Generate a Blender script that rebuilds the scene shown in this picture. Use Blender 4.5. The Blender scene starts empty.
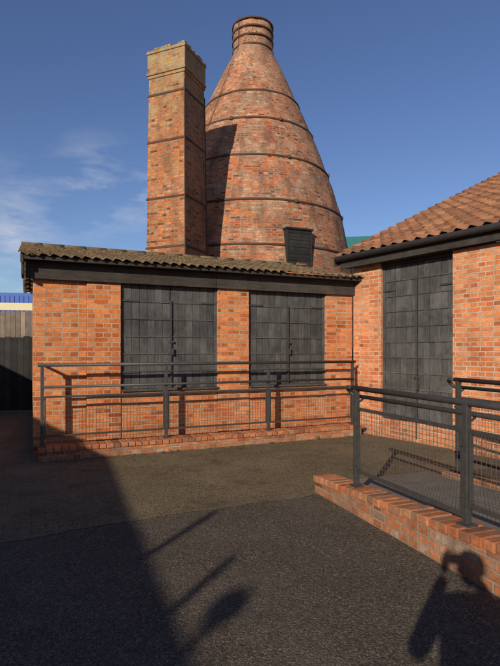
import bpy, math, random
from mathutils import Vector, Matrix
random.seed(7)
R=math.radians
scene=bpy.context.scene
COL=scene.collection

# ---------------------------------------------------------------- node helpers
def newmat(name):
    m=bpy.data.materials.new(name); m.use_nodes=True
    nt=m.node_tree; nt.nodes.clear()
    out=nt.nodes.new('ShaderNodeOutputMaterial'); b=nt.nodes.new('ShaderNodeBsdfPrincipled')
    nt.links.new(b.outputs[0],out.inputs[0])
    return m,nt,b
def N(nt,t,**k):
    n=nt.nodes.new(t)
    for a,v in k.items(): setattr(n,a,v)
    return n
def setin(nt,n,key,v):
    if isinstance(v,bpy.types.NodeSocket): nt.links.new(v,n.inputs[key])
    else: n.inputs[key].default_value=v
def c4(c): return (c[0],c[1],c[2],1)
def mix(nt,f,a,b,mode='MIX'):
    n=N(nt,'ShaderNodeMix',data_type='RGBA',blend_type=mode); n.clamp_factor=True
    setin(nt,n,0,f)
    for k,v in ((6,a),(7,b)):
        if isinstance(v,bpy.types.NodeSocket): nt.links.new(v,n.inputs[k])
        else: n.inputs[k].default_value=c4(v)
    return n.outputs[2]
def math_(nt,op,a,b=0.0,clamp=False):
    n=N(nt,'ShaderNodeMath',operation=op); n.use_clamp=clamp
    setin(nt,n,0,a); setin(nt,n,1,b); return n.outputs[0]
def noise(nt,vec,scale,detail=6,rough=.6):
    n=N(nt,'ShaderNodeTexNoise'); nt.links.new(vec,n.inputs['Vector'])
    n.inputs['Scale'].default_value=scale; n.inputs['Detail'].default_value=detail; n.inputs['Roughness'].default_value=rough
    return n.outputs['Fac']
def ramp(nt,f,a,b,lo=0.,hi=1.):
    n=N(nt,'ShaderNodeMapRange'); n.clamp=True
    setin(nt,n,0,f); n.inputs[1].default_value=a; n.inputs[2].default_value=b
    n.inputs[3].default_value=lo; n.inputs[4].default_value=hi
    return n.outputs[0]
def bump(nt,b,h,strength,dist):
    n=N(nt,'ShaderNodeBump'); n.inputs['Strength'].default_value=strength; n.inputs['Distance'].default_value=dist
    nt.links.new(h,n.inputs['Height']); nt.links.new(n.outputs[0],b.inputs['Normal'])
def geo_pos(nt): return N(nt,'ShaderNodeNewGeometry').outputs['Position']
def sepz(nt,v):
    n=N(nt,'ShaderNodeSeparateXYZ'); nt.links.new(v,n.inputs[0]); return n.outputs
def grey(nt,v):
    vv=N(nt,'ShaderNodeCombineColor'); [nt.links.new(v,vv.inputs[i]) for i in range(3)]; return vv.outputs[0]

def brick_mat(name,c1,c2,mortar,bw=.225,rh=.075,ms=.009,offset=.5,dark=.45,pale=0.,lichen=None,soot=0.,var=.5,distort=.006,low_dirt=0.,palecol=(.50,.40,.29),macro=.5,redpatch=0.):
    m,nt,b=newmat(name)
    uv=N(nt,'ShaderNodeUVMap').outputs[0]
    pos=geo_pos(nt)
    nz=N(nt,'ShaderNodeTexNoise'); nz.inputs['Scale'].default_value=9; nt.links.new(pos,nz.inputs['Vector'])
    sub=N(nt,'ShaderNodeVectorMath',operation='SUBTRACT'); nt.links.new(nz.outputs['Color'],sub.inputs[0]); sub.inputs[1].default_value=(.5,.5,.5)
    sc=N(nt,'ShaderNodeVectorMath',operation='SCALE'); nt.links.new(sub.outputs[0],sc.inputs[0]); sc.inputs['Scale'].default_value=distort*3
    ad=N(nt,'ShaderNodeVectorMath',operation='ADD'); nt.links.new(uv,ad.inputs[0]); nt.links.new(sc.outputs[0],ad.inputs[1])
    t=N(nt,'ShaderNodeTexBrick'); t.offset=offset; t.squash=.55 if bw>.2 else 1; t.squash_frequency=2
    nt.links.new(ad.outputs[0],t.inputs['Vector'])
    t.inputs['Color1'].default_value=(0,0,0,1); t.inputs['Color2'].default_value=(1,1,1,1); t.inputs['Mortar'].default_value=(.5,.5,.5,1)
    t.inputs['Scale'].default_value=1; t.inputs['Brick Width'].default_value=bw; t.inputs['Row Height'].default_value=rh
    t.inputs['Mortar Size'].default_value=ms; t.inputs['Mortar Smooth'].default_value=.2; t.inputs['Bias'].default_value=0
    g=N(nt,'ShaderNodeSeparateColor'); nt.links.new(t.outputs['Color'],g.inputs[0]); rnd=g.outputs[0]
    col=mix(nt,rnd,c1,c2)
    if redpatch>0:
        rp=ramp(nt,noise(nt,pos,.75,7,.7),.46,.58)
        col=mix(nt,math_(nt,'MULTIPLY',rp,redpatch),col,mix(nt,rnd,(c1[0]*.75,c1[1]*.62,c1[2]*.7),(c2[0]*.72,c2[1]*.52,c2[2]*.55)))
    h2=math_(nt,'FRACT',math_(nt,'MULTIPLY',rnd,17.37)); h3=math_(nt,'FRACT',math_(nt,'MULTIPLY',rnd,41.91))
    dk=ramp(nt,h2,.80,.98); col=mix(nt,math_(nt,'MULTIPLY',dk,dark),col,(c1[0]*.35,c1[1]*.35,c1[2]*.55))
    if pale>0:
        pn=ramp(nt,h3,.84,.95); pn2=ramp(nt,noise(nt,pos,1.1,7,.7),.50,.64)
        pf=math_(nt,'MULTIPLY',math_(nt,'ADD',math_(nt,'MULTIPLY',pn,.8),math_(nt,'MULTIPLY',pn2,.6),True),pale)
        col=mix(nt,pf,col,palecol)
    v=ramp(nt,noise(nt,pos,16,8,.75),.25,.75,1-var,1+var*.6)
    col=mix(nt,1.0,col,grey(nt,v),'MULTIPLY')
    v2=ramp(nt,noise(nt,pos,1.3,5,.6),.3,.7,1-macro*.5,1+macro*.3)
    col=mix(nt,1.0,col,grey(nt,v2),'MULTIPLY')
    mort=mix(nt,ramp(nt,noise(nt,pos,5,6),.3,.7),mortar,(mortar[0]*.55,mortar[1]*.5,mortar[2]*.45))
    col=mix(nt,math_(nt,'MULTIPLY',t.outputs['Fac'],.9),col,mort)
    xyz=sepz(nt,pos)
    if soot>0:
        mp=N(nt,'ShaderNodeMapping'); mp.inputs['Scale'].default_value=(1.6,1.6,.35); nt.links.new(pos,mp.inputs[0])
        s=ramp(nt,noise(nt,mp.outputs[0],1.1,9,.72),.49,.66)
        col=mix(nt,math_(nt,'MULTIPLY',s,soot),col,(.085,.052,.038))
        s=ramp(nt,noise(nt,pos,6.5,10,.8),.55,.68)
        col=mix(nt,math_(nt,'MULTIPLY',s,soot*.8),col,(.07,.045,.035))
    if lichen:
        z0,z1,strength,lc=lichen
        h=ramp(nt,xyz[2],z0,z1,0,.28)
        s=ramp(nt,math_(nt,'ADD',noise(nt,pos,3.6,10,.8),h),.60,.80)
        lcol=mix(nt,ramp(nt,noise(nt,pos,7,6,.7),.4,.6),lc,(.27,.25,.20))
        col=mix(nt,math_(nt,'MULTIPLY',s,strength),col,lcol)
    if low_dirt>0:
        s=ramp(nt,math_(nt,'ADD',xyz[2],math_(nt,'MULTIPLY',noise(nt,pos,4,5),.5)),.65,.2)
        col=mix(nt,math_(nt,'MULTIPLY',s,low_dirt),col,(.12,.085,.055))
    nt.links.new(col,b.inputs['Base Color']); b.inputs['Roughness'].default_value=.92
    b.inputs['Specular IOR Level'].default_value=.2
    h=math_(nt,'ADD',math_(nt,'MULTIPLY',math_(nt,'SUBTRACT',1.0,t.outputs['Fac']),.8),math_(nt,'MULTIPLY',noise(nt,pos,45,5,.7),.5))
    h=math_(nt,'ADD',h,math_(nt,'MULTIPLY',h2,.4))
    bump(nt,b,h,1.,.012)
    return m

def simple_mat(name,col,rough=.8,col2=None,scale=8,metal=0.,bs=.3,bd=.004,stretch=None,spec=.4,det=8):
    m,nt,b=newmat(name)
    tc=N(nt,'ShaderNodeTexCoord').outputs['Object']
    if stretch:
        mp=N(nt,'ShaderNodeMapping'); mp.inputs['Scale'].default_value=stretch; nt.links.new(tc,mp.inputs[0]); tc=mp.outputs[0]
    n=noise(nt,tc,scale,det,.65)
    c=mix(nt,ramp(nt,n,.32,.68),col,col2 or tuple(x*.6 for x in col))
    nt.links.new(c,b.inputs['Base Color']); b.inputs['Roughness'].default_value=rough
    b.inputs['Metallic'].default_value=metal; b.inputs['Specular IOR Level'].default_value=spec
    bump(nt,b,noise(nt,tc,scale*3,6,.7),bs,bd)
    return m

# ---------------------------------------------------------------- mesh helpers
def empty(name,loc=(0,0,0),rz=0.):
    e=bpy.data.objects.new(name,None); e.empty_display_size=.3; COL.objects.link(e)
    e.location=loc; e.rotation_euler=(0,0,rz); return e
def mk(name,verts,faces,mat,parent=None,smooth=False,uvs=None):
    me=bpy.data.meshes.new(name); me.from_pydata([tuple(v) for v in verts],[],faces); me.update()
    ul=me.uv_layers.new(name='UVMap')
    for p in me.polygons:
        n=p.normal
        horiz=abs(n.z)>.8
        if not horiz:
            t=Vector((-n.y,n.x,0)); t=t.normalized() if t.length>1e-6 else Vector((1,0,0))
        for li,vi in zip(p.loop_indices,p.vertices):
            co=me.vertices[vi].co
            if uvs: ul.data[li].uv=uvs[vi]
            elif horiz: ul.data[li].uv=(co.x,co.y)
            else: ul.data[li].uv=(co.dot(t)+.033,co.z)
        p.use_smooth=smooth
    if mat: me.materials.append(mat)
    o=bpy.data.objects.new(name,me); COL.objects.link(o)
    if parent: o.parent=parent
    return o
BF=[(0,3,2,1),(4,5,6,7),(0,1,5,4),(1,2,6,5),(2,3,7,6),(3,0,4,7)]
def boxes(name,bl,mat,parent=None,bevel=0.):
    V=[];F=[]
    for (x0,x1,y0,y1,z0,z1) in bl:
        k=len(V)
        V+=[(x0,y0,z0),(x1,y0,z0),(x1,y1,z0),(x0,y1,z0),(x0,y0,z1),(x1,y0,z1),(x1,y1,z1),(x0,y1,z1)]
        F+=[tuple(i+k for i in f) for f in BF]
    o=mk(name,V,F,mat,parent)
    if bevel:
        b=o.modifiers.new('Bevel','BEVEL'); b.width=bevel; b.segments=2; b.limit_method='ANGLE'
    return o
def tube_data(V,F,pts,r,seg=10):
    pts=[Vector(p) for p in pts]; base=len(V); n=len(pts)
    up=Vector((0,0,1))
    for i,p in enumerate(pts):
        d=(pts[min(i+1,n-1)]-pts[max(i-1,0)]).normalized()
        a=d.cross(up) if abs(d.z)<.95 else d.cross(Vector((0,1,0)))
        a.normalize(); b=d.cross(a)
        for j in range(seg):
            t=2*math.pi*j/seg; V.append(p+a*math.cos(t)*r+b*math.sin(t)*r)
    for i in range(n-1):
        for j in range(seg):
            F.append((base+i*seg+j,base+i*seg+(j+1)%seg,base+(i+1)*seg+(j+1)%seg,base+(i+1)*seg+j))
    F.append(tuple(base+j for j in range(seg))[::-1]); F.append(tuple(base+(n-1)*seg+j for j in range(seg)))
def tubes(name,paths,mat,parent=None,seg=10):
    V=[];F=[]
    for pts,r in paths: tube_data(V,F,pts,r,seg)
    return mk(name,V,F,mat,parent,smooth=(seg>6))
def lathe(name,prof,mat,parent,loc=(0,0,0),seg=64,jit=0.,uvR=None):
    V=[];F=[];U=[]
    for i,(r,z) in enumerate(prof):
        for j in range(seg+1):
            a=2*math.pi*j/seg
            rr=r
            if jit: 
                aj=2*math.pi*(j%seg)/seg
                rr=r+jit*(math.sin(3*aj+z*1.7)*.5+math.sin(7*aj-z*2.3)*.3+math.sin(13*aj+z*5.1)*.25)
            V.append((loc[0]+rr*math.cos(a),loc[1]+rr*math.sin(a),loc[2]+z))
            U.append((a*(uvR or r),z))
    for i in range(len(prof)-1):
        for j in range(seg):
            k=i*(seg+1)+j
            F.append((k,k+1,k+seg+2,k+seg+1))
    return mk(name,V,F,mat,parent,smooth=True,uvs=U)

# ---------------------------------------------------------------- materials
M_brick=brick_mat('brick_wall_orange',(.50,.115,.030),(.76,.27,.085),(.50,.36,.24),ms=.011,dark=.6,pale=.25,var=.45,low_dirt=.35,palecol=(.66,.44,.26),macro=.4,redpatch=.35)
M_brick2=brick_mat('brick_wall_pinkish',(.52,.135,.045),(.76,.29,.11),(.56,.43,.31),ms=.011,dark=.55,pale=.4,var=.45,low_dirt=.3,palecol=(.66,.45,.30),macro=.4,redpatch=.3)
M_kerb=brick_mat('brick_kerb',(.36,.11,.035),(.58,.22,.075),(.28,.21,.14),bw=.075,rh=.11,dark=.6,pale=.2,var=.5,offset=0.)
M_kerb2=brick_mat('brick_kerb_ramp',(.36,.115,.045),(.54,.20,.09),(.34,.27,.20),bw=.225,rh=.075,ms=.011,dark=.9,pale=.6,var=.6,soot=.45,palecol=(.48,.38,.29))
M_kiln=brick_mat('brick_kiln',(.40,.105,.04),(.62,.23,.095),(.36,.27,.19),ms=.012,dark=1.,pale=.75,soot=.7,var=.65,lichen=(7.5,17,.55,(.34,.27,.13)),distort=.013,palecol=(.60,.44,.31),macro=.8,redpatch=.7)
M_chim=brick_mat('brick_chimney',(.44,.11,.035),(.66,.24,.08),(.34,.25,.15),ms=.012,dark=1.,pale=.4,soot=.5,var=.6,lichen=(5.6,10.2,.85,(.40,.30,.10)),distort=.010,macro=.8,redpatch=.5)

def board_mat(name,ca,cb,sx=(18,18,1.2),rv=(.62,1.3)):
    m,nt,b=newmat(name)
    tc=N(nt,'ShaderNodeTexCoord').outputs['Object']
    mp=N(nt,'ShaderNodeMapping'); mp.inputs['Scale'].default_value=sx; nt.links.new(tc,mp.inputs[0])
    g=noise(nt,mp.outputs[0],3,9,.7); big=noise(nt,tc,2.2,6)
    c=mix(nt,ramp(nt,g,.35,.68),ca,cb)
    c=mix(nt,ramp(nt,big,.4,.75,0,.5),c,tuple(x*1.6 for x in cb))
    c=mix(nt,ramp(nt,noise(nt,tc,5,6,.7),.5,.7,0,.5),c,tuple(x*.5 for x in ca))
    rn=N(nt,'ShaderNodeNewGeometry').outputs['Random Per Island']
    v=ramp(nt,rn,0,1,*rv)
    c=mix(nt,1.,c,grey(nt,v),'MULTIPLY')
    nt.links.new(c,b.inputs['Base Color']); b.inputs['Roughness'].default_value=.75; b.inputs['Specular IOR Level'].default_value=.25
    bump(nt,b,g,.9,.007); return m
M_board=board_mat('weathered_black_boards',(.032,.031,.031),(.095,.092,.088),(24,24,1.6),(.75,1.2))
M_fascia=board_mat('black_fascia_board',(.026,.022,.019),(.06,.050,.042),(1.5,14,14))
M_fence=board_mat('brown_fence_boards',(.13,.10,.075),(.24,.19,.14))
M_fdark=board_mat('dark_boards_and_fence_shade',(.015,.014,.013),(.03,.028,.026))  # dark timber; also carries the shade painted over the fence foot
M_hatch=board_mat('black_hatch_boards',(.012,.011,.011),(.03,.028,.026))
M_metal=simple_mat('painted_dark_metal',(.030,.031,.032),.5,(.055,.050,.045),20,0.,.15,.001,spec=.5)
M_rust=simple_mat('rusty_iron_band',(.05,.033,.025),.8,(.11,.05,.03),9,.1)
M_wire=simple_mat('galvanised_wire',(.12,.11,.10),.55,(.08,.07,.06),30,.2)
M_conc=simple_mat('ramp_concrete',(.20,.18,.15),.9,(.12,.11,.09),5)
M_lead=simple_mat('lead_flashing',(.07,.07,.07),.6,(.04,.04,.04),6)
M_green=simple_mat('green_metal_roof',(.05,.22,.19),.6,(.04,.17,.15),4)
M_blue=simple_mat('blue_painted_steel',(.03,.10,.40),.5,(.025,.08,.32),3)
M_yel=simple_mat('yellow_paint',(.6,.52,.3),.6,(.55,.48,.28),3)
M_render=simple_mat('grey_render_wall',(.3,.28,.25),.9,(.26,.24,.2),3)
M_leaf=simple_mat('weed_leaves',(.05,.09,.02),.7,(.09,.11,.03),12)
M_dead=simple_mat('dead_leaves',(.16,.09,.035),.8,(.09,.05,.02),40)

def tile_mat(name,c1,c2,moss,mossf,bw,rh):
    m,nt,b=newmat(name)
    uv=N(nt,'ShaderNodeUVMap').outputs[0]; pos=geo_pos(nt)
    t=N(nt,'ShaderNodeTexBrick'); t.offset=0; nt.links.new(uv,t.inputs['Vector'])
    t.inputs['Color1'].default_value=(0,0,0,1); t.inputs['Color2'].default_value=(1,1,1,1); t.inputs['Scale'].default_value=1
    t.inputs['Brick Width'].default_value=bw; t.inputs['Row Height'].default_value=rh; t.inputs['Mortar Size'].default_value=0
    g=N(nt,'ShaderNodeSeparateColor'); nt.links.new(t.outputs['Color'],g.inputs[0])
    c=mix(nt,g.outputs[0],c1,c2)
    v=ramp(nt,noise(nt,pos,9,8,.7),.25,.75,.6,1.2)
    c=mix(nt,1.,c,grey(nt,v),'MULTIPLY')
    s=ramp(nt,noise(nt,pos,5,9,.75),.5,.66)
    c=mix(nt,math_(nt,'MULTIPLY',s,mossf),c,moss)
    # tile colour darkens towards the upper end of each course
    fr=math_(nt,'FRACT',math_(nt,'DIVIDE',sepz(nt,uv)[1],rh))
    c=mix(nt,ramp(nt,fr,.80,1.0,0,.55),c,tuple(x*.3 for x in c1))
    nt.links.new(c,b.inputs['Base Color']); b.inputs['Roughness'].default_value=.9; b.inputs['Specular IOR Level'].default_value=.2
    bump(nt,b,noise(nt,pos,40,6,.7),.6,.006); return m
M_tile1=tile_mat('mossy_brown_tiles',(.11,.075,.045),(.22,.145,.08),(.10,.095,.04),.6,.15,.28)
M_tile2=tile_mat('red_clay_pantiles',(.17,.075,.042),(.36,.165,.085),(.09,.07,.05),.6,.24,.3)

def ground_mat(name,ca,cb,speck,stain,stainf,pavers=False):
    m,nt,b=newmat(name)
    pos=geo_pos(nt)
    c=mix(nt,ramp(nt,noise(nt,pos,1.1,7,.65),.3,.7),ca,cb)
    vo=N(nt,'ShaderNodeTexVoronoi'); vo.inputs['Scale'].default_value=105; nt.links.new(pos,vo.inputs['Vector'])
    g=N(nt,'ShaderNodeSeparateColor'); nt.links.new(vo.outputs['Color'],g.inputs[0])
    v=ramp(nt,g.outputs[0],0,1,.5,1.55)
    c=mix(nt,1.,c,grey(nt,v),'MULTIPLY')
    c=mix(nt,ramp(nt,g.outputs[1],.9,.96,0,.6),c,speck)
    c=mix(nt,math_(nt,'MULTIPLY',ramp(nt,noise(nt,pos,2.6,9,.75),.52,.68),stainf),c,stain)
    c=mix(nt,ramp(nt,noise(nt,pos,.55,7,.7),.5,.68,0,.4),c,tuple(x*1.35 for x in cb))
    h=math_(nt,'ADD',math_(nt,'MULTIPLY',vo.outputs['Distance'],-.6),math_(nt,'MULTIPLY',noise(nt,pos,30,6,.7),.8))
    if pavers:
        uv=N(nt,'ShaderNodeUVMap').outputs[0]
        mp=N(nt,'ShaderNodeMapping'); mp.inputs['Rotation'].default_value=(0,0,R(-23.6)); nt.links.new(uv,mp.inputs[0])
        t=N(nt,'ShaderNodeTexBrick'); nt.links.new(mp.outputs[0],t.inputs['Vector'])
        t.inputs['Scale'].default_value=1
        t.inputs['Brick Width'].default_value=.23; t.inputs['Row Height'].default_value=.115; t.inputs['Mortar Size'].default_value=.007
        t.inputs['Mortar Smooth'].default_value=.6
        vis=ramp(nt,noise(nt,pos,.8,5,.6),.42,.62,.12,.75)
        f=math_(nt,'MULTIPLY',t.outputs['Fac'],vis)
        c=mix(nt,math_(nt,'MULTIPLY',f,.8),c,(.035,.035,.02))
        h=math_(nt,'SUBTRACT',h,math_(nt,'MULTIPLY',f,.8))
    nt.links.new(c,b.inputs['Base Color']); b.inputs['Roughness'].default_value=.95; b.inputs['Specular IOR Level'].default_value=.15
    bump(nt,b,h,.8,.007); return m
M_asph=ground_mat('asphalt_surface',(.074,.059,.045),(.098,.079,.059),(.28,.23,.17),(.046,.038,.031),.5)
M_old=ground_mat('mossy_paver_surface',(.115,.088,.054),(.165,.125,.075),(.28,.23,.15),(.062,.054,.028),.8,True)

# ---------------------------------------------------------------- ground
g=mk('ground',[(-400,-400,0),(400,-400,0),(400,400,0),(-400,400,0)],[(0,1,2,3)],M_asph)
edge=[]
a0=Vector((-14,-1.68)); a1=Vector((.74,5.55)); 
for i in range(241):
    t=i/240; p=a0.lerp(a1,t); edge.append((p.x+random.uniform(-.01,.01),p.y+.03*math.sin(t*37)+.02*math.sin(t*113)+random.uniform(-.015,.015),.004))
V=edge+[(9,9.6,.004),(9,22,.004),(-14,22,.004)]
mk('paved_yard',V,[tuple(range(len(V)))],M_old)

# ---------------------------------------------------------------- tiled roof
def tiled(name,L,Rn,pitch,period,row,mat,parent,loc,amp=.028,x0=0.,rz=0.,step=.026):
    V=[];F=[];U=[]
    nx=int(L/period)*8; nr=int(round(Rn/row))
    cols=nx+1
    jit=[[random.uniform(-.009,.009) for _ in range(nx//8+2)] for _ in range(nr)]
    for r in range(nr):
        for e in (0,1):
            for i in range(cols):
                x=i*period/8; ph=(i%8)/8
                w=amp*(math.sin(2*math.pi*ph)+.35*math.sin(4*math.pi*ph+.6))
                y=(r+e)*row*math.cos(pitch)-(0.02 if e==0 else 0)+jit[r][i//8]
                z=(r+e)*row*math.sin(pitch)+w+(step+.004 if e==0 else .004)+jit[r][i//8]*.6
                V.append((x,y,z)); U.append((x+.001,(r+.93*e+.03)*row))
    for k in range(2*nr-1):
        for i in range(nx):
            a=k*cols+i; F.append((a,a+1,a+cols+1,a+cols))
    b=len(V)
    for i in range(cols):
        v=V[i]; V.append((v[0],v[1]+.005,v[2]-.022)); U.append(U[i])
    for i in range(nx): F.append((b+i,b+i+1,i+1,i))
    o=mk(name,V,F,mat,parent,smooth=True,uvs=U)
    o.location=loc; o.rotation_euler=(0,0,rz)
    return o

# ---------------------------------------------------------------- shutters
def shutter(name,x0,x1,z0,z1,y,parent):
    """double leaf boarded shutter: long vertical boards behind ledges, weathered"""
    e=empty(name); e.parent=parent
    bl=[]; rows=max(5,int(round((z1-z0)/.285))); rh=(z1-z0)/rows; mid=(x0+x1)/2
    for (a,b) in ((x0+.052,mid-.006),(mid+.006,x1-.052)):
        nb=int(round((b-a)/.125)); bw=(b-a)/nb
        offs=[random.uniform(0,.007) for _ in range(nb)]
        for r in range(rows):
            for k in range(nb):
                off=offs[k]+random.uniform(0,.003)
                zt=z0+(r+1)*rh-.003; zb=z0+r*rh+random.uniform(-.010,.002) if r else z0
                bl.append((a+k*bw+.003,a+(k+1)*bw-.003,y-off-.018,y+.012,max(z0,zb),zt))
    boxes('boards',bl,M_board,e,.002)
    boxes('backing',[(x0,x1,y+.013,y+.03,z0,z1)],M_fdark,e)
    fr=[(x0,x0+.05,y-.04,y+.01,z0,z1),(x1-.05,x1,y-.04,y+.01,z0,z1)]
    boxes('frame',fr,M_board,e,.003)
    st=[(x0+.05,mid-.02,y-.038,y-.030,z0+r*rh-.010,z0+r*rh+.012) for r in range(1,rows)]+[(mid+.02,x1-.05,y-.038,y-.030,z0+r*rh-.010,z0+r*rh+.012) for r in range(1,rows)]
    boxes('course_strips',st,M_board,e,.002)
    boxes('meeting_bar',[(mid-.016,mid+.016,y-.062,y-.039,z0-.3,z1-.25)],M_metal,e,.003)
    boxes('bolt',[(mid-.05,mid+.05,y-.07,y-.0625,z0+.75,z0+.79),(mid-.05,mid+.05,y-.07,y-.0625,z0+.05,z0+.09),(mid+.02,mid+.045,y-.085,y-.035,z0+.55,z0+.66)],M_metal,e,.003)
    hb=[]
    for fz in (.16,.84):
        z=z0+(z1-z0)*fz
        hb+=[(x0+.01,x0+.30,y-.047,y-.0415,z-.016,z+.016),(x1-.30,x1-.01,y-.047,y-.0415,z-.016,z+.016)]
    boxes('strap_hinges',hb,M_metal,e,.002)
    return e

# ---------------------------------------------------------------- front brick building
FB=empty('brick_kiln_shed',(-3.25,7.49,0),R(23.65))
boxes('walls',[(0,5.73,.125,4.8,0,2.68),
  (.77,1.29,0,.122,0,2.68),(2.94,3.53,0,.122,0,2.68),(5.13,5.73,0,.122,0,2.68),
  (0,.767,.045,.122,0,2.68),(1.293,2.937,.02,.122,0,.93),(3.533,5.127,.02,.122,0,.93)],M_brick,FB,.006)
mk('gable_wall',[(0.002,.0,2.68),(0.002,4.8,2.68),(.002,2.4,3.4),(5.728,0,2.68),(5.728,4.8,2.68),(5.728,2.4,3.4)],[(0,2,1),(3,4,5),(0,3,5,2),(1,2,5,4)],M_fdark,FB)
boxes('window_sill',[(1.293,2.937,-.03,.06,.932,.965),(3.533,5.127,-.03,.06,.932,.965)],M_board,FB,.004)
shutter('shutter',1.29,2.94,.967,2.678,.085,FB)
shutter('shutter',3.53,5.13,.967,2.678,.085,FB)
boxes('fascia_beam',[(-.10,2.9,-.06,-.01,2.665,2.93),(2.905,5.80,-.062,-.012,2.663,2.93),(-.13,5.83,-.20,.1,2.932,2.965)],M_fascia,FB,.005)
boxes('bargeboard',[(-.16,-.125,-.2,.3,2.70,2.96)],M_fascia,FB,.004)
mk('verge_board',[(-.17,-.25,2.86),(-.17,-.25,3.00),(-.17,2.4,3.60),(-.17,2.4,3.42),(-.13,-.25,2.86),(-.13,-.25,3.00),(-.13,2.4,3.60),(-.13,2.4,3.42)],
   [(0,1,2,3),(7,6,5,4),(0,4,5,1),(1,5,6,2),(3,7,4,0)],M_fascia,FB)
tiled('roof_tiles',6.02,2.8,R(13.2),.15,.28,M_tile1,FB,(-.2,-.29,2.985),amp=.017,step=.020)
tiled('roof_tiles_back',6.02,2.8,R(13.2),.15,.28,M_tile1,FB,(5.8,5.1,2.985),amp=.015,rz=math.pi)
tubes('ridge_tiles',[([(-.2+i*.4,2.42,3.615),(-.2+i*.4+.385,2.42,3.615)],.075) for i in range(15)],M_tile1,FB,12)
boxes('eaves_batten',[(-.15,5.80,-.24,-.205,2.92,2.98)],M_fascia,FB,.003)

# ---------------------------------------------------------------- kerb + railing of front building
KB=empty('brick_kerb_wall',(-3.25,7.49,0),R(23.65))
V=[];F=[]
def brickbox(V,F,x0,x1,y0,y1,z0,z1):
    k=len(V)
    V+=[(x0,y0,z0),(x1,y0,z0),(x1,y1,z0),(x0,y1,z0),(x0,y0,z1),(x1,y0,z1),(x1,y1,z1),(x0,y1,z1)]
    F+=[tuple(i+k for i in f) for f in BF]
x=.06
while x<5.6:
    w=.106; j=random.uniform(-.006,.006); zt=.20+random.uniform(-.004,.004)
    brickbox(V,F,x,x+w-.009,-.475+j,-.165,.135,zt); x+=w
cap1=(V,F)
boxes('lower_courses',[(.07,5.61,-.455,-.17,0,.133)],M_kerb2,KB,.006)
boxes('mortar_bed',[(.075,5.6,-.45,-.175,.134,.188)],M_conc,KB)
boxes('bricks_end',[(5.0,5.62,-.155,-.005,0,.19),(.06,.3,-.155,-.005,0,.19)],M_kerb2,KB,.01)
boxes('gravel_fill',[(.303,4.997,-.157,-.003,0,.12)],M_old,KB)

def wire_panel(V_boxes,x0,x1,z0,z1,y,sp,w=.0018):
    n=int((x1-x0)/sp)
    for i in range(1,n):
        x=x0+i*(x1-x0)/n; V_boxes.append((x-w,x+w,y-w,y+w,z0,z1))
    n=int((z1-z0)/sp)
    for i in range(1,n):
        z=z0+i*(z1-z0)/n; V_boxes.append((x0,x1,y+w*1.05,y+3*w,z-w,z+w))

RA=empty('metal_railing',(-3.25,7.49,0),R(23.65))
ry=-.31; ps=[.12,1.95,3.76,5.52]
P=[]; W=[]
boxes('posts',[(p-.024,p+.024,ry-.024,ry+.024,.19,1.36) for p in ps]+[(p-.05,p+.05,ry-.05,ry+.05,.198,.212) for p in ps],M_metal,RA,.004)
P.append(([(.06,ry,1.38),(5.58,ry,1.38)],.026))
P.append(([(.12,ry-.045,1.06),(5.52,ry-.045,1.06)],.020))
P.append(([(.12,ry,1.38),(.12,-.02,1.38)],.022))
tubes('rails',P,M_metal,RA)
fb=[]
for a,b in zip(ps[:-1],ps[1:]):
    x0=a+.03;x1=b-.03
    fb+=[(x0,x1,ry-.014,ry+.014,.90,.928),(x0,x1,ry-.014,ry+.014,.33,.358),(x0,x0+.02,ry-.012,ry+.012,.359,.899),(x1-.02,x1,ry-.012,ry+.012,.359,.899)]
    wire_panel(W,x0+.02,x1-.02,.359,.899,ry,.05,.0011)
boxes('panel_frames',fb,M_metal,RA,.002)
boxes('wire_mesh',W,M_wire,RA)

# ---------------------------------------------------------------- right building
RB=empty('brick_workshop',(2.02,9.78,0),math.atan2(-.825,.565))
boxes('walls',[(0,12,.14,7,0,3.2),(0,.69,0,.137,0,3.2),(2.2,12,0,.137,0,3.2),(.693,2.197,.03,.137,0,.34),(2.2,3.6,-.06,-.003,0,3.18)],M_brick2,RB,.006)
shutter('shutter',.69,2.2,.36,3.12,.09,RB)
boxes('lintel',[(.693,2.197,.02,.137,3.122,3.2)],M_fascia,RB)
mk('gable_wall',[(0.002,0,3.2),(.002,7,3.2),(.002,3.5,4.85),(.2,0,3.2),(.2,7,3.2),(.2,3.5,4.85)],[(0,2,1),(3,4,5)],M_brick2,RB)
mk('roof_deck',[(0,-.2,3.28),(12,-.2,3.28),(12,6.5,6.38),(0,6.5,6.38)],[(0,1,2,3)],M_fdark,RB)
boxes('fascia_board',[(-.15,12,-.20,-.16,3.18,3.36),(-.15,12,-.158,0,3.20,3.225)],M_fascia,RB,.004)
tubes('gutter',[([(-.2,-.27,3.37),(12,-.27,3.35)],.055)],M_metal,RB,12)
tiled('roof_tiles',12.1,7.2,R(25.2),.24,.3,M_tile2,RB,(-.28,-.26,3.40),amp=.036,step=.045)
mk('bargeboard',[(-.28,-.26,3.22),(-.28,-.26,3.39),(-.28,6.3,6.48),(-.28,6.3,6.26),(-.24,-.26,3.22),(-.24,-.26,3.39),(-.24,6.3,6.48),(-.24,6.3,6.26)],
   [(0,1,2,3),(7,6,5,4),(0,4,5,1),(3,7,4,0)],M_fascia,RB)

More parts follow.
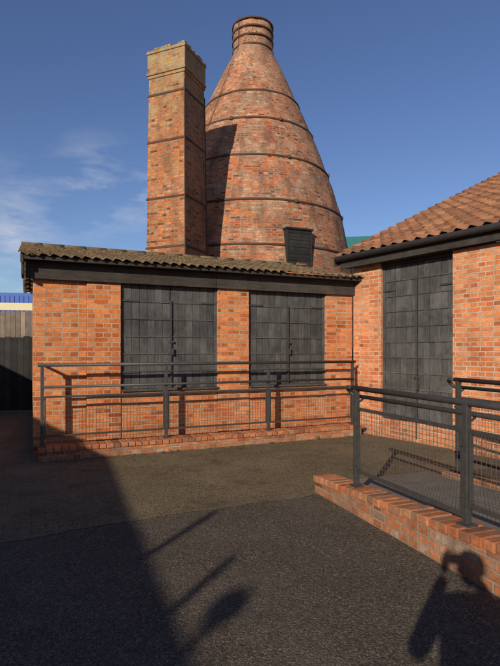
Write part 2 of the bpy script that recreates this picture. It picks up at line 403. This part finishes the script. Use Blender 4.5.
# ---------------------------------------------------------------- ramp kerb wall and ramp
RW=empty('ramp_kerb_wall',(.73,5.63,0),math.atan2(-.939,.345))
def hz(x): return .19+.062*min(max(x,0),3.6)
def sloped(name,x0,x1,y0,y1,off,mat,parent,bevel=.01,zb=0):
    V=[(x0,y0,zb),(x1,y0,zb),(x1,y1,zb),(x0,y1,zb)]+[(x0,y0,hz(x0)+off),(x1,y0,hz(x1)+off),(x1,y1,hz(x1)+off),(x0,y1,hz(x0)+off)]
    o=mk(name,V,BF,mat,parent)
    if bevel:
        b=o.modifiers.new('Bevel','BEVEL'); b.width=bevel; b.segments=2
    return o
sloped('wall_body',0,3.6,0,.23,-.068,M_kerb2,RW,.004)
V=[];F=[]
x=-.012
while x<3.55:
    w=.106; j=random.uniform(-.008,.008); zt=hz(x)+random.uniform(-.005,.005); k=len(V); y0=-.014+j; y1=.235+j
    s=.062*w
    V+=[(x,y0,zt-.07),(x+w-.009,y0,zt-.07),(x+w-.009,y1,zt-.07),(x,y1,zt-.07),(x,y0,zt),(x+w-.009,y0,zt+s),(x+w-.009,y1,zt+s),(x,y1,zt)]
    F+=[tuple(i+k for i in f) for f in BF]; x+=w
def brickcap_mat():
    m,nt,b=newmat('brick_coping'); pos=geo_pos(nt)
    rn=N(nt,'ShaderNodeNewGeometry').outputs['Random Per Island']
    c=mix(nt,rn,(.34,.11,.045),(.54,.22,.10))
    c=mix(nt,ramp(nt,rn,.85,.92,0,.75),c,(.13,.06,.045))
    c=mix(nt,1.,c,grey(nt,ramp(nt,noise(nt,pos,18,8,.75),.25,.75,.4,1.4)),'MULTIPLY')
    c=mix(nt,ramp(nt,noise(nt,pos,5,9,.75),.48,.62,0,.7),c,(.20,.16,.11))
    c=mix(nt,ramp(nt,noise(nt,pos,13,9,.8),.56,.66,0,.6),c,(.08,.06,.045))
    nt.links.new(c,b.inputs['Base Color']); b.inputs['Roughness'].default_value=.92; b.inputs['Specular IOR Level'].default_value=.2
    bump(nt,b,noise(nt,pos,50,6,.7),.9,.008); return m
M_cap=brickcap_mat()
oc=mk('coping_bricks',V,F,M_cap,RW); bv=oc.modifiers.new('Bevel','BEVEL'); bv.width=.010; bv.segments=2
oc=mk('coping_bricks',cap1[0],cap1[1],M_cap,KB); bv=oc.modifiers.new('Bevel','BEVEL'); bv.width=.009; bv.segments=2
def bed(x0,x1):
    V=[(x0,.004,hz(x0)-.0675),(x1,.004,hz(x1)-.0675),(x1,.224,hz(x1)-.0675),(x0,.224,hz(x0)-.0675),
       (x0,.004,hz(x0)-.012),(x1,.004,hz(x1)-.012),(x1,.224,hz(x1)-.012),(x0,.224,hz(x0)-.012)]
    mk('mortar_bed',V,BF,M_conc,RW)
bed(.002,3.55)
sloped('ramp_slab',0,3.6,.24,1.5,-.09,M_conc,RW,.005)
sloped('rear_kerb',.3,3.6,1.51,1.63,-.02,M_kerb2,RW)

def ramp_rail(name,y,posts,xs,xe,top,hand=True):
    e=empty(name,(.73,5.63,0),math.atan2(-.939,.345))
    bl=[]
    for p in posts:
        bl+=[(p-.024,p+.024,y-.024,y+.024,hz(p)-.03,top-.01),(p-.055,p+.055,y-.055,y+.055,hz(p)-.005,hz(p)+.012)]
    boxes('posts',bl,M_metal,e,.004)
    P=[([(xs,y,top),(xe,y,top)],.026)]
    if hand:
        P.append(([(xs+.02,y+.08,top-.09),(xs-.1,y+.08,top-.09),(xs-.13,y+.06,top-.06),(xs-.13,y+.02,top-.02),(xs-.1,y,top),(xs,y,top)],.021))
        P.append(([(xs,y+.08,top-.09),(xe,y+.08,top-.09)],.02))
        for p in posts: P.append(([(p,y,top-.16),(p,y+.08,top-.11)],.01))
    tubes('rails',P,M_metal,e)
    fb=[];W=[]
    for a,b in zip(posts[:-1],posts[1:]):
        x0=a+.03;x1=b-.03; zb=hz(b)+.08; zt=top-.22
        fb+=[(x0,x1,y-.015,y+.015,zt,zt+.03),(x0,x1,y-.015,y+.015,zb-.03,zb),(x0,x0+.022,y-.014,y+.014,zb,zt),(x1-.022,x1,y-.014,y+.014,zb,zt)]
        wire_panel(W,x0+.022,x1-.022,zb,zt,y,.042,.0015)
    cl=[]
    for p in posts:
        for z in (hz(p)+.2,top-.32): cl.append((p-.032,p+.032,y-.030,y-.0245,z,z+.025))
    boxes('clips',cl,M_metal,e,.002)
    boxes('panel_frames',fb,M_metal,e,.002); boxes('wire_mesh',W,M_wire,e)
    return e
ramp_rail('metal_railing',.12,[.67,2.15,3.5],.6,3.55,1.215)
ramp_rail('metal_railing',1.57,[.5,2.0,3.5],.45,3.55,1.26)

# ---------------------------------------------------------------- square chimney
CH=empty('square_brick_chimney',(-1.985,13.62,0),R(-23))
def ringbox(V,F,h0,h1,z0,z1):
    k=len(V)
    for h,z in ((h0,z0),(h1,z1)):
        V+=[(-h,-h,z),(h,-h,z),(h,h,z),(-h,h,z)]
    F+=[tuple(i+k for i in f) for f in BF]
V=[];F=[]
ringbox(V,F,.635,.545,0,8.80); ringbox(V,F,.565,.565,8.802,8.88); ringbox(V,F,.59,.59,8.882,8.96); ringbox(V,F,.572,.572,8.962,9.44); ringbox(V,F,.592,.59,9.442,9.53)
o=mk('stack',V,F,M_chim,CH); bv=o.modifiers.new('Bevel','BEVEL'); bv.width=.016; bv.segments=2
# a few loose / broken top-course bricks
V=[];F=[]
for i in range(11):
    a=-.56+i*.104
    if random.random()<.65: brickbox(V,F,a,a+.095,-.585,-.40,9.531,9.531+random.uniform(.02,.05))
    if random.random()<.65: brickbox(V,F,.40,.585,a,a+.095,9.531,9.531+random.uniform(.02,.05))
mk('top_course',V,F,M_chim,CH)
def hw(z): return .635-.09*z/8.80
bl=[]
for z in (4.3,5.6,7.1,8.35):
    h=hw(z)+.003; t=.014
    bl+=[(-h-t,h+t,-h-t,-h,z-.025,z+.025),(-h-t,h+t,h,h+t,z-.025,z+.025),(-h-t,-h,-h,h,z-.025,z+.025),(h,h+t,-h,h,z-.025,z+.025)]
boxes('iron_straps',bl,M_rust,CH)
V=[];F=[]
for sx in (1,):
    for sy in (-1,1):
        a0=.635+.004;a1=.545+.004
        tube_data(V,F,[(sx*a0,sy*a0,.5),(sx*a1,sy*a1,8.6)],.018,6)
mk('corner_irons',V,F,M_rust,CH)
boxes('base_flashing',[(-.70,.70,-.70,.70,3.0,4.02)],M_lead,CH,.02)
boxes('flue_opening',[(-.3,.3,-.3,.3,9.531,9.55)],M_fdark,CH)

# ---------------------------------------------------------------- bottle kiln
KN=empty('bottle_kiln',(.1,18,0))
key=[(3.95,0),(3.75,2.5),(3.50,4.3),(3.35,5.2),(3.12,6.28),(2.84,7.2),(2.43,8.3),(2.05,9.2),(1.48,10.6),(1.14,11.35),(.90,11.8),(.76,12.05),(.71,12.3),(.70,12.9),(.70,13.15)]
prof=[]
for (r0,z0),(r1,z1) in zip(key[:-1],key[1:]):
    n=max(1,int((z1-z0)/.25))
    for i in range(n): prof.append((r0+(r1-r0)*i/n,z0+(z1-z0)*i/n))
prof.append(key[-1]); prof.append((.55,13.16)); prof.append((.52,12.0))
lathe('kiln_body',prof,M_kiln,KN,seg=96,jit=.03,uvR=2.3)
def rk(z):
    for (r0,z0),(r1,z1) in zip(key[:-1],key[1:]):
        if z0<=z<=z1: return r0+(r1-r0)*(z-z0)/(z1-z0)
    return .70
def band(z,h=.03,out=.02):
    r=rk(z)+out+.010
    return [(r-.05,z-h),(r,z-h),(r-.006,z+h),(r-.06,z+h)]
for i,z in enumerate((4.7,6.1,7.6,9.0,10.1)):
    lathe('iron_band_%d'%i,band(z,.030),M_rust,KN,seg=96,jit=.02)
for i,z in enumerate((12.22,12.55,12.85,13.12)):
    lathe('neck_band_%d'%i,[(.68,z-.028),(.746,z-.028),(.746,z+.028),(.68,z+.028)],M_rust,KN,seg=48)
bl=[]
for z in (6.1,7.6,9.0):
    r=rk(z)+.02
    for a in (-1.15,-1.9,-.3):
        x=r*math.cos(a);y=r*math.sin(a); bl.append((x-.045,x+.045,y-.05,y+.05,z-.05,z+.05))
boxes('band_lugs',bl,M_rust,KN,.01)
va=math.atan2(-3.1,1.30)
VE=empty('boarded_vent',(3.42*math.cos(va),3.42*math.sin(va),0),va+math.pi/2); VE.parent=KN
bl=[(-.42,.42,-.12,.3,4.05,4.12),(-.42,-.37,-.12,.3,4.12,5.14),(.37,.42,-.12,.3,4.12,5.14),(-.45,.45,-.15,.4,5.142,5.20)]
for i in range(10): bl.append((-.365,.365,-.095-.010*(i%2),.3,4.125+i*.1015,4.222+i*.1015))
boxes('boards',bl,M_hatch,VE,.006)
tubes('conductor',[([(-.5,-.55,13.3),(-.5,-.60,12.1),(-.75,-1.0,11.3),(-1.35,-1.55,9.3),(-2.0,-2.05,7.2)],.010)],M_rust,KN,6)

# ---------------------------------------------------------------- neighbour that throws the big shadow
ang=math.atan2(.938,-.347)
LB=empty('brick_outbuilding',(-5.33,-1.45,0),ang)
boxes('walls',[(-11,14,.15,6,0,3.3)],M_brick,LB,.01)
mk('roof',[(-11.2,0,3.4),(14.2,0,3.4),(14.2,3.1,4.3),(-11.2,3.1,4.3),(-11.2,6.2,3.4),(14.2,6.2,3.4),(-11.2,0,3.3),(14.2,0,3.3),(14.2,6.2,3.3),(-11.2,6.2,3.3)],
   [(0,1,2,3),(3,2,5,4),(6,7,1,0),(8,9,4,5),(6,0,3,4,9),(7,8,5,2,1),(6,9,8,7)],M_tile1,LB)
boxes('eaves_board',[(-11.1,14.1,-.02,.02,3.2,3.3)],M_fascia,LB)
Mi=Matrix.Rotation(-ang,3,'Z')
def lb(x,y): 
    v=Mi@Vector((x+5.33,y+1.45,0)); return v.x,v.y
pp=[]
for (x,y,z) in ((-4.32,-4.2,3.83),(-4.12,-5.31,3.84)):
    a,b=lb(x,y); pp.append(([(a,b,3.3),(a,b,z)],.035))
a,b=lb(-4.15,-6.1); pp.append(([(a,b,3.4),(a,b,3.80)],.03)); tubes('unseen_shadow_poles',pp,M_metal,LB)  # unseen poles added on the roof, sized to throw the bar shadows
lathe('unseen_shadow_knob',[(0.02,3.76),(.07,3.78),(.11,3.84),(.105,3.90),(.06,3.95),(.01,3.97)],M_metal,LB,loc=(a,b,0),seg=24)  # unseen knob added on a pole to throw the round yard shadow

# ---------------------------------------------------------------- fence + distant things at left
FE=empty('wooden_fence',(-8.6,12.6,0),R(12))
bl=[]
for i in range(46):
    bl.append((i*.125,i*.125+.118,random.uniform(0,.012),.03+random.uniform(0,.01),.05,2.6+random.uniform(-.03,.03)))
boxes('boards',bl,M_fence,FE,.003)
boxes('rails',[(0,5.7,.045,.09,.5,.58),(0,5.7,.045,.09,1.3,1.38),(0,5.7,.045,.09,2.2,2.28)]+[(x,x+.1,.095,.18,0,2.7) for x in (0,1.9,3.8,5.6)],M_fence,FE,.004)
boxes('lower_shade_boards',[(i*.15,i*.15+.145,-.035,-.012,.02,1.95+random.uniform(-.02,.02)) for i in range(38)],M_fdark,FE,.003)  # dark boards added over the fence foot, shade put in as colour

BX=empty('blue_storage_container',(-22,33,0),R(10))
boxes('shell',[(0,14,0,2.5,0,5.5)],M_blue,BX,.02)
boxes('ribs',[(.2+i*.3,.35+i*.3,-.04,-.002,.2,5.3) for i in range(46)],M_blue,BX,.01)
boxes('stripe',[(0,14,-.06,-.042,4.3,4.8)],M_yel,BX)
GS=empty('green_roofed_shed',(5.7,32,0),R(-8))
boxes('walls',[(0,9,0,6,0,8.0)],M_render,GS,.02)
mk('roof',[(-.3,-.4,8.0),(9.3,-.4,8.0),(9.3,3,9.5),(-.3,3,9.5),(-.3,6.4,8.0),(9.3,6.4,8.0)],[(0,1,2,3),(3,2,5,4),(0,3,4),(1,5,2)],M_green,GS)

# ---------------------------------------------------------------- weeds along the kerb foot, scattered dead leaves
V=[];F=[]
def fr2w(s,y): 
    c=math.cos(R(23.65)); sn=math.sin(R(23.65)); return (-3.25+c*s-sn*y,7.49+sn*s+c*y)
for _ in range(60):
    s=random.uniform(.1,5.9); y=-.485-abs(random.gauss(0,.03)); cx,cy=fr2w(s,y); sz=random.uniform(.012,.035)
    for k in range(random.randint(4,9)):
        a=random.uniform(0,6.28); l=sz*random.uniform(.6,1.3); b=len(V); z=.004
        V+=[(cx,cy,z),(cx+l*.5*math.cos(a-.4),cy+l*.5*math.sin(a-.4),z+l*.7),(cx+l*math.cos(a),cy+l*math.sin(a),z+l*random.uniform(.4,1.1)),(cx+l*.5*math.cos(a+.4),cy+l*.5*math.sin(a+.4),z+l*.6)]
        F.append((b,b+1,b+2,b+3))
mk('weeds',V,F,M_leaf)
V=[];F=[]
for _ in range(70):
    if random.random()<.5:
        s=random.uniform(.1,5.9); cx,cy=fr2w(s,-.5-abs(random.gauss(0,.12)))
    else:
        t=random.uniform(0,2.6); off=random.gauss(0,.12); cx=.73+.345*t-.939*(.03+abs(off)); cy=5.63-.939*t-.345*(.03+abs(off))
    a=random.uniform(0,6.28); l=random.uniform(.010,.022); b=len(V)
    for k in range(5):
        q=a+k*1.2566; V.append((cx+l*math.cos(q)*(1.4 if k==0 else .8),cy+l*math.sin(q)*.7,.009+random.uniform(0,.010)))
    F.append((b,b+1,b+2,b+3,b+4))
mk('dead_leaves',V,F,M_dead)

# ---------------------------------------------------------------- photographer (behind the camera, throws the shadow)
M_cloth=simple_mat('dark_jacket_cloth',(.04,.045,.06),.9); M_skin=simple_mat('skin',(.45,.27,.19),.6,(.40,.23,.16)); M_hair=simple_mat('brown_hair',(.06,.04,.025),.8)
PH=empty('photographer_person',(-.16,-.43,0),R(-10)); PH.scale=(1.05,1.05,1.05)
def skin(name,verts,edges,rad,mat,root=0,lv=2):
    me=bpy.data.meshes.new(name); me.from_pydata(verts,edges,[]); o=bpy.data.objects.new(name,me); COL.objects.link(o); o.parent=PH
    me.materials.append(mat)
    s=o.modifiers.new('Skin','SKIN'); s.use_smooth_shade=True
    for i,r in enumerate(rad):
        me.skin_vertices[0].data[i].radius=(r,r) if not isinstance(r,tuple) else r
    me.skin_vertices[0].data[root].use_root=True
    m=o.modifiers.new('Sub','SUBSURF'); m.levels=lv; m.render_levels=lv
    return o
V=[(0,0,.93),(0,0,1.10),(0,0,1.28),(0,0,1.40),(0,0.01,1.48),
   (.10,0,.88),(.12,.01,.48),(.13,0,.09),(.14,.13,.04),
   (-.10,0,.88),(-.12,.01,.48),(-.13,0,.09),(-.14,.13,.04),
   (.18,0,1.40),(.25,.10,1.16),(.10,.30,1.46),
   (-.18,0,1.40),(-.25,.10,1.16),(-.10,.30,1.46)]
E=[(0,1),(1,2),(2,3),(3,4),(0,5),(5,6),(6,7),(7,8),(0,9),(9,10),(10,11),(11,12),(3,13),(13,14),(14,15),(3,16),(16,17),(17,18)]
Rr=[(.17,.12),(.16,.11),(.18,.12),(.13,.10),.058,.095,.07,.05,.045,.095,.07,.05,.045,.07,.058,.04,.07,.058,.04]
skin('body',V,E,Rr,M_cloth)
for sgn in (1,-1):
    V=[(sgn*.10,.30,1.46),(sgn*.095,.33,1.50),(sgn*.09,.35,1.55)];E=[(0,1),(1,2)];Rr=[.028,.032,.03]
    for k in range(4):
        b=len(V); z=1.52+.022*k
        V+=[(sgn*.085,.365,z),(sgn*.07,.385,z+.004),(sgn*(.045-.002*k),.385,z+.006),(sgn*.028,.375,z+.006)]
        E+=[(2,b),(b,b+1),(b+1,b+2),(b+2,b+3)]; Rr+=[.009,.009,.008,.007]
    b=len(V); V+=[(sgn*.075,.335,1.53),(sgn*.055,.34,1.555),(sgn*.04,.345,1.57)]; E+=[(1,b),(b,b+1),(b+1,b+2)]; Rr+=[.011,.010,.008]
    skin('hand',V,E,Rr,M_skin,lv=1)
boxes('phone',[(-.078,.078,.358,.366,1.51,1.585)],M_metal,PH,.003)
def ell(name,c,r,mat,seg=24):
    V=[];F=[];n=14
    for i in range(n+1):
        t=math.pi*i/n
        for j in range(seg):
            a=2*math.pi*j/seg; sx=math.sin(t)*(1-.18*max(0,-math.cos(t)))
            V.append((c[0]+r[0]*sx*math.cos(a),c[1]+r[1]*sx*math.sin(a),c[2]+r[2]*math.cos(t)))
    for i in range(n):
        for j in range(seg):
            F.append((i*seg+j,(i+1)*seg+j,(i+1)*seg+(j+1)%seg,i*seg+(j+1)%seg))
    return mk(name,V,F,mat,PH,smooth=True)
ell('head',(0,.03,1.62),(.077,.098,.118),M_skin)
ell('hair',(0,.012,1.65),(.085,.098,.092),M_hair)
ell('nose',(0,.132,1.615),(.014,.02,.024),M_skin,10)
ell('ear_1',(.08,.02,1.61),(.012,.02,.032),M_skin,10); ell('ear_2',(-.08,.02,1.61),(.012,.02,.032),M_skin,10)
ell('mouth',(0,.118,1.565),(.024,.008,.007),M_cap,10)
ell('eye_1',(.03,.112,1.64),(.012,.01,.008),M_hair,10); ell('eye_2',(-.03,.112,1.64),(.012,.01,.008),M_hair,10)

# ---------------------------------------------------------------- light and sky
az=R(23.5); el=R(21)
d=Vector((math.sin(az)*math.cos(el),math.cos(az)*math.cos(el),-math.sin(el)))
sun=bpy.data.lights.new('sun','SUN'); sun.energy=5.0; sun.angle=R(.5); sun.color=(1,.89,.73)
so=bpy.data.objects.new('sun',sun); COL.objects.link(so); so.rotation_euler=d.to_track_quat('-Z','Y').to_euler(); so.location=(-5,-10,12)
w=bpy.data.worlds.new('World'); scene.world=w; w.use_nodes=True; nt=w.node_tree; nt.nodes.clear()
out=N(nt,'ShaderNodeOutputWorld'); bg=N(nt,'ShaderNodeBackground'); nt.links.new(bg.outputs[0],out.inputs[0])
sky=N(nt,'ShaderNodeTexSky',sky_type='NISHITA'); sky.sun_disc=False; sky.sun_elevation=el; sky.sun_rotation=R(203.5)
sky.altitude=0; sky.air_density=1.0; sky.dust_density=.3; sky.ozone_density=4.0
hs=N(nt,'ShaderNodeHueSaturation'); hs.inputs['Saturation'].default_value=1.02; hs.inputs['Hue'].default_value=.512; nt.links.new(sky.outputs[0],hs.inputs['Color'])
tc=N(nt,'ShaderNodeTexCoord').outputs['Generated']
mp=N(nt,'ShaderNodeMapping'); mp.inputs['Scale'].default_value=(2.2,2.2,7.5); nt.links.new(tc,mp.inputs[0])
nz=noise(nt,mp.outputs[0],2.6,9,.6)
tot=None
for (v,rad,s) in (((-.27,.91,.285),.12,.9),((-.20,.92,.285),.08,.8),((-.42,.88,.20),.15,1.),((-.47,.86,.13),.14,1.0)):
    vn=Vector(v).normalized()
    ds=N(nt,'ShaderNodeVectorMath',operation='DISTANCE'); nt.links.new(tc,ds.inputs[0]); ds.inputs[1].default_value=vn
    f=ramp(nt,ds.outputs['Value'],rad,0,0,s)
    tot=f if tot is None else math_(nt,'MAXIMUM',tot,f)
cl=math_(nt,'MULTIPLY',ramp(nt,nz,.45,.72),tot,True)
c=mix(nt,math_(nt,'MULTIPLY',cl,.85),hs.outputs[0],(6.3,6.5,7.2))
nt.links.new(c,bg.inputs['Color']); bg.inputs['Strength'].default_value=.105

# ---------------------------------------------------------------- camera
cam=bpy.data.cameras.new('camera'); co=bpy.data.objects.new('camera',cam); COL.objects.link(co)
co.location=(0,0,1.6); co.rotation_euler=(R(90),0,0)
cam.sensor_fit='VERTICAL'; cam.sensor_height=36; cam.lens=500/666*36; cam.shift_y=17/666
cam.clip_start=.05; cam.clip_end=2000
scene.camera=co
scene.view_settings.view_transform='Standard'; scene.view_settings.look='None'; scene.view_settings.exposure=0
